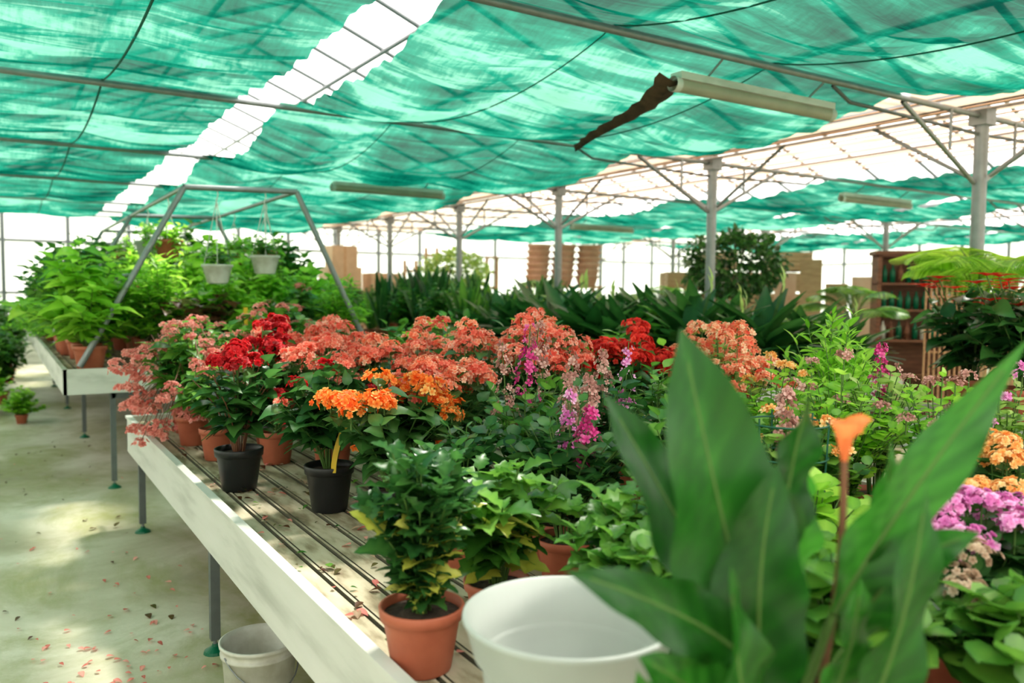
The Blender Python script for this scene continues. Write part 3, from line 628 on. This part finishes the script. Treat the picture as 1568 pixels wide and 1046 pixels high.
def palm(name,loc,n,L,h,lm=l_mid,el0=.6):
    mb=MB(); pot(mb,.2,.35,m_terra)
    tube(mb,[(0,0,.3),(.02,0,h*.6),(0,0,h)],.05,.03,m_bark,8)
    for k in range(n):
        a=2.4*k; el=rng.uniform(el0,1.4); d=np.array([math.cos(a),math.sin(a),0]); l=L*rng.uniform(.8,1.1)
        b=np.array([0,0,h-.05]); c=b+d*l*.4*math.cos(el)+[0,0,l*.75*math.sin(el)]; e=b+d*l*.95*(.3+.7*math.cos(el))+[0,0,l*(.85*math.sin(el)-.25)]
        t=np.linspace(0,1,34); C=bez(b,c,e,t); tube(mb,C,.008,.002,m_stem,5)
        t2=np.linspace(.2,1,34); C=bez(b,c,e,t2); tn=np.gradient(C,axis=0); tn/=np.linalg.norm(tn,axis=1)[:,None]
        sd=np.cross(tn,[0,0,1]); sd/=np.linalg.norm(sd,axis=1)[:,None]
        for s in (-1,1):
            D=tn*.7+sd*s+[0,0,-.1]; scatter(mb,T_lflt,C,D,np.array([[0,0,1.]]*34)+0*C,(.30*np.sin(PI*(.12+.85*(t2-.2)/.8))+.05)*l,lm,rng.uniform(.2,1,34))
    return mb.build(name,loc)
palm('potted_palm',(6.52,3.42,0),14,1.15,1.35,l_lime,1.0)
palm('potted_palm',(8.1,5.6,0),12,.8,1.3,l_mid)
palm('potted_palm',(8.3,8.9,0),12,.7,1.4,l_mid)
palm('potted_palm',(8.0,11.5,0),12,.7,1.5,l_mid)
def ficus(loc,H,R,lm):
    mb=MB(); pot(mb,.24,.36,m_terra); tube(mb,[(0,0,.3),(.03,0,H*.5),(0,0,H-R*.7)],.035,.022,m_bark,8)
    n=2600; d=rng.normal(size=(n,3)); d/=np.linalg.norm(d,axis=1)[:,None]; rr=R*rng.uniform(.45,1,n)**.5*(1+.16*np.sin(d[:,0]*7)*np.cos(d[:,1]*6+d[:,2]*5))
    P=np.array([0,0,H])+d*rr[:,None]*[1.15,1.15,.75]; scatter(mb,T_ov,P,d+rng.normal(0,.5,(n,3)),np.array([0,0,1.])+rng.normal(0,.3,(n,3)),rng.uniform(.06,.1,n),lm,np.clip(rng.normal(.5,.25,n),0,1))
    for k in range(10):
        q=rng.normal(size=3); q/=np.linalg.norm(q); tube(mb,[(0,0,H-R*.75),np.array([0,0,H])+q*R*.6],.012,.005,m_bark,5)
    return mb.build('potted_ficus_tree',loc)
ficus((7.8,7.1,0),1.98,.54,l_dark); ficus((7.9,14.6,0),2.0,.6,l_pale); ficus((3.9,18.0,0),1.8,.6,l_mid)
# ------------------------------------------------------------------ background clutter
for yy in (8.5,9.4,10.4,.9,1.8,2.7,3.6):
    for xx in (9.55,10.1,10.7):
        u=rng.uniform()
        inst(g2 if u<.35 else (v2 if u<.55 else (s2 if u<.8 else g4)),(xx,yy,.815),rng.uniform(0,6),rng.uniform(.5,.72),FP)
mb=MB(); W,Hh,Dd=1.15,2.15,.4
box(mb,(-W/2,-Dd/2,0),(-W/2+.05,Dd/2,Hh),m_wood); box(mb,(W/2-.05,-Dd/2,0),(W/2,Dd/2,Hh),m_wood); box(mb,(-W/2,Dd/2-.02,0),(W/2,Dd/2,Hh),m_wood)
for z in (.05,.55,1.0,1.4,1.75,Hh-.03): box(mb,(-W/2,-Dd/2,z),(W/2,Dd/2,z+.03),m_wood)
box(mb,(-W/2-.04,-Dd/2-.04,Hh),(W/2+.04,Dd/2,Hh+.05),m_wood)
for z in (1.43,1.78,1.03):
    for i in range(10):
        mm=[m_gplas,m_bucket,m_wood,m_gplas][int(rng.integers(0,4))]
        lathe(mb,[(.001,0),(.035,0),(.036,.15),(.02,.19),(.014,.2),(.014,.24),(.001,.24)],(-W/2+.11+i*.1,-.06,z),mm,10)
mb.build('wooden_cabinet',(10.4,6.2,0),-math.radians(45),smooth=True)
mb=MB()
box(mb,(-.8,-.45,0),(.8,.45,.12),m_pine)
for x in (-.76,.76):
    for y in (-.4,.4): box(mb,(x-.03,y-.03,.12),(x+.03,y+.03,1.75),m_pine)
for z in (.9,1.72): box(mb,(-.8,-.45,z),(.8,.45,z+.05),m_pine)
for x in (-.54,0,.54):
    for z0,nn,st in ((.12,3,.16),(.95,2,.2),(1.77,6,.13)):
        for k in range(nn): pot(mb,.26,.22,m_terra2,(x+.01*k,-.05,z0+k*st),soil=False)
mb.build('terracotta_pot_rack',(10.3,14.2,0),-.5)
mb=MB()
for i in range(4):
    for j in range(2):
        for k in range(5+(i%2)):
            x=i*.75;y=j*.6;z=k*.42
            for q in range(4): box(mb,(x,y,z+q*.1),(x+.65,y+.02,z+q*.1+.075),m_pine)
            box(mb,(x,y+.02,z),(x+.02,y+.5,z+.38),m_pine); box(mb,(x+.63,y+.02,z),(x+.65,y+.5,z+.38),m_pine); box(mb,(x,y+.48,z),(x+.65,y+.5,z+.38),m_pine); box(mb,(x,y,z),(x+.65,y+.5,z+.02),m_pine)
mb.build('wooden_crate_stack',(11.5,12.2,0),-.6,smooth=False)
mb=MB()
for i,(x,z,s) in enumerate(((0,0,1.0),(1.1,0,.95),(0.05,.8,.9),(1.15,.76,.85),(.1,1.52,.8),(1.15,1.44,.75),(.2,2.16,.6))):
    box(mb,(x,0,z),(x+s,s*.8,z+s*.8),m_card); box(mb,(x+s*.46,-.004,z),(x+s*.54,0,z+s*.8),m_pine)
mb.build('cardboard_box_stack',(6.2,17.6,0),0,smooth=False)
mb=MB()
for i in range(24): tube(mb,[(i*.05,.01*math.sin(i),0),(i*.05,0,1.75+.04*math.sin(i*3))],.014,.01,m_pine,6)
for z in (.3,1.0,1.6): tube(mb,[(0,.02,z),(1.15,.02,z)],.012,None,m_pine,6)
mb.build('bamboo_screen',(8.5,5.0,0),-.9)
mb=MB()
for i in range(14): 
    for k in range(2): box(mb,(i*.42,k*.03,0 if i%3 else .2),(i*.42+.36,k*.03+.02,2.0+.25*math.sin(i*2.)),m_pine if (i+k)%3 else m_terra2)
mb.build('stacked_wooden_panels',(11.6,9.6,0),-.95,smooth=False)
mb=MB()
for i in range(5):
    x=i*.5; h=2.3+.3*math.sin(i*1.7); box(mb,(x,0,0),(x+.06,.04,h),m_pine); box(mb,(x+.26,0,0),(x+.32,.04,h),m_pine)
    for z in np.arange(.3,h,.35): box(mb,(x+.06,.005,z),(x+.26,.035,z+.05),m_pine)
mb.build('wooden_trellis_row',(7.6,16.4,0),-.1,smooth=False)
# ------------------------------------------------------------------ light, camera
w=bpy.data.worlds.new('World'); SC.world=w; w.use_nodes=True
bg=w.node_tree.nodes['Background']; bg.inputs[0].default_value=(1,.95,.915,1); bg.inputs[1].default_value=3.6
sl=bpy.data.lights.new('sun','SUN'); sl.energy=12; sl.angle=.12; sl.color=(1,.94,.84)
so=bpy.data.objects.new('sun',sl); COL.objects.link(so)
dv=Vector((-.45,-.3,-1)); so.rotation_euler=dv.to_track_quat('-Z','Y').to_euler()
cam=bpy.data.cameras.new('camera'); co=bpy.data.objects.new('camera',cam); COL.objects.link(co)
cam.lens=28.45; cam.sensor_width=36; cam.clip_start=.05
cam.dof.use_dof=True; cam.dof.focus_distance=2.9; cam.dof.aperture_fstop=2.1
co.matrix_world=Matrix.Translation((0,0,1.6))@Matrix.Rotation(-yaw,4,'Z')@Matrix.Rotation(math.radians(90-3.42),4,'X')@Matrix.Rotation(math.radians(.5),4,'Z')
SC.camera=co
SC.view_settings.view_transform='Standard'
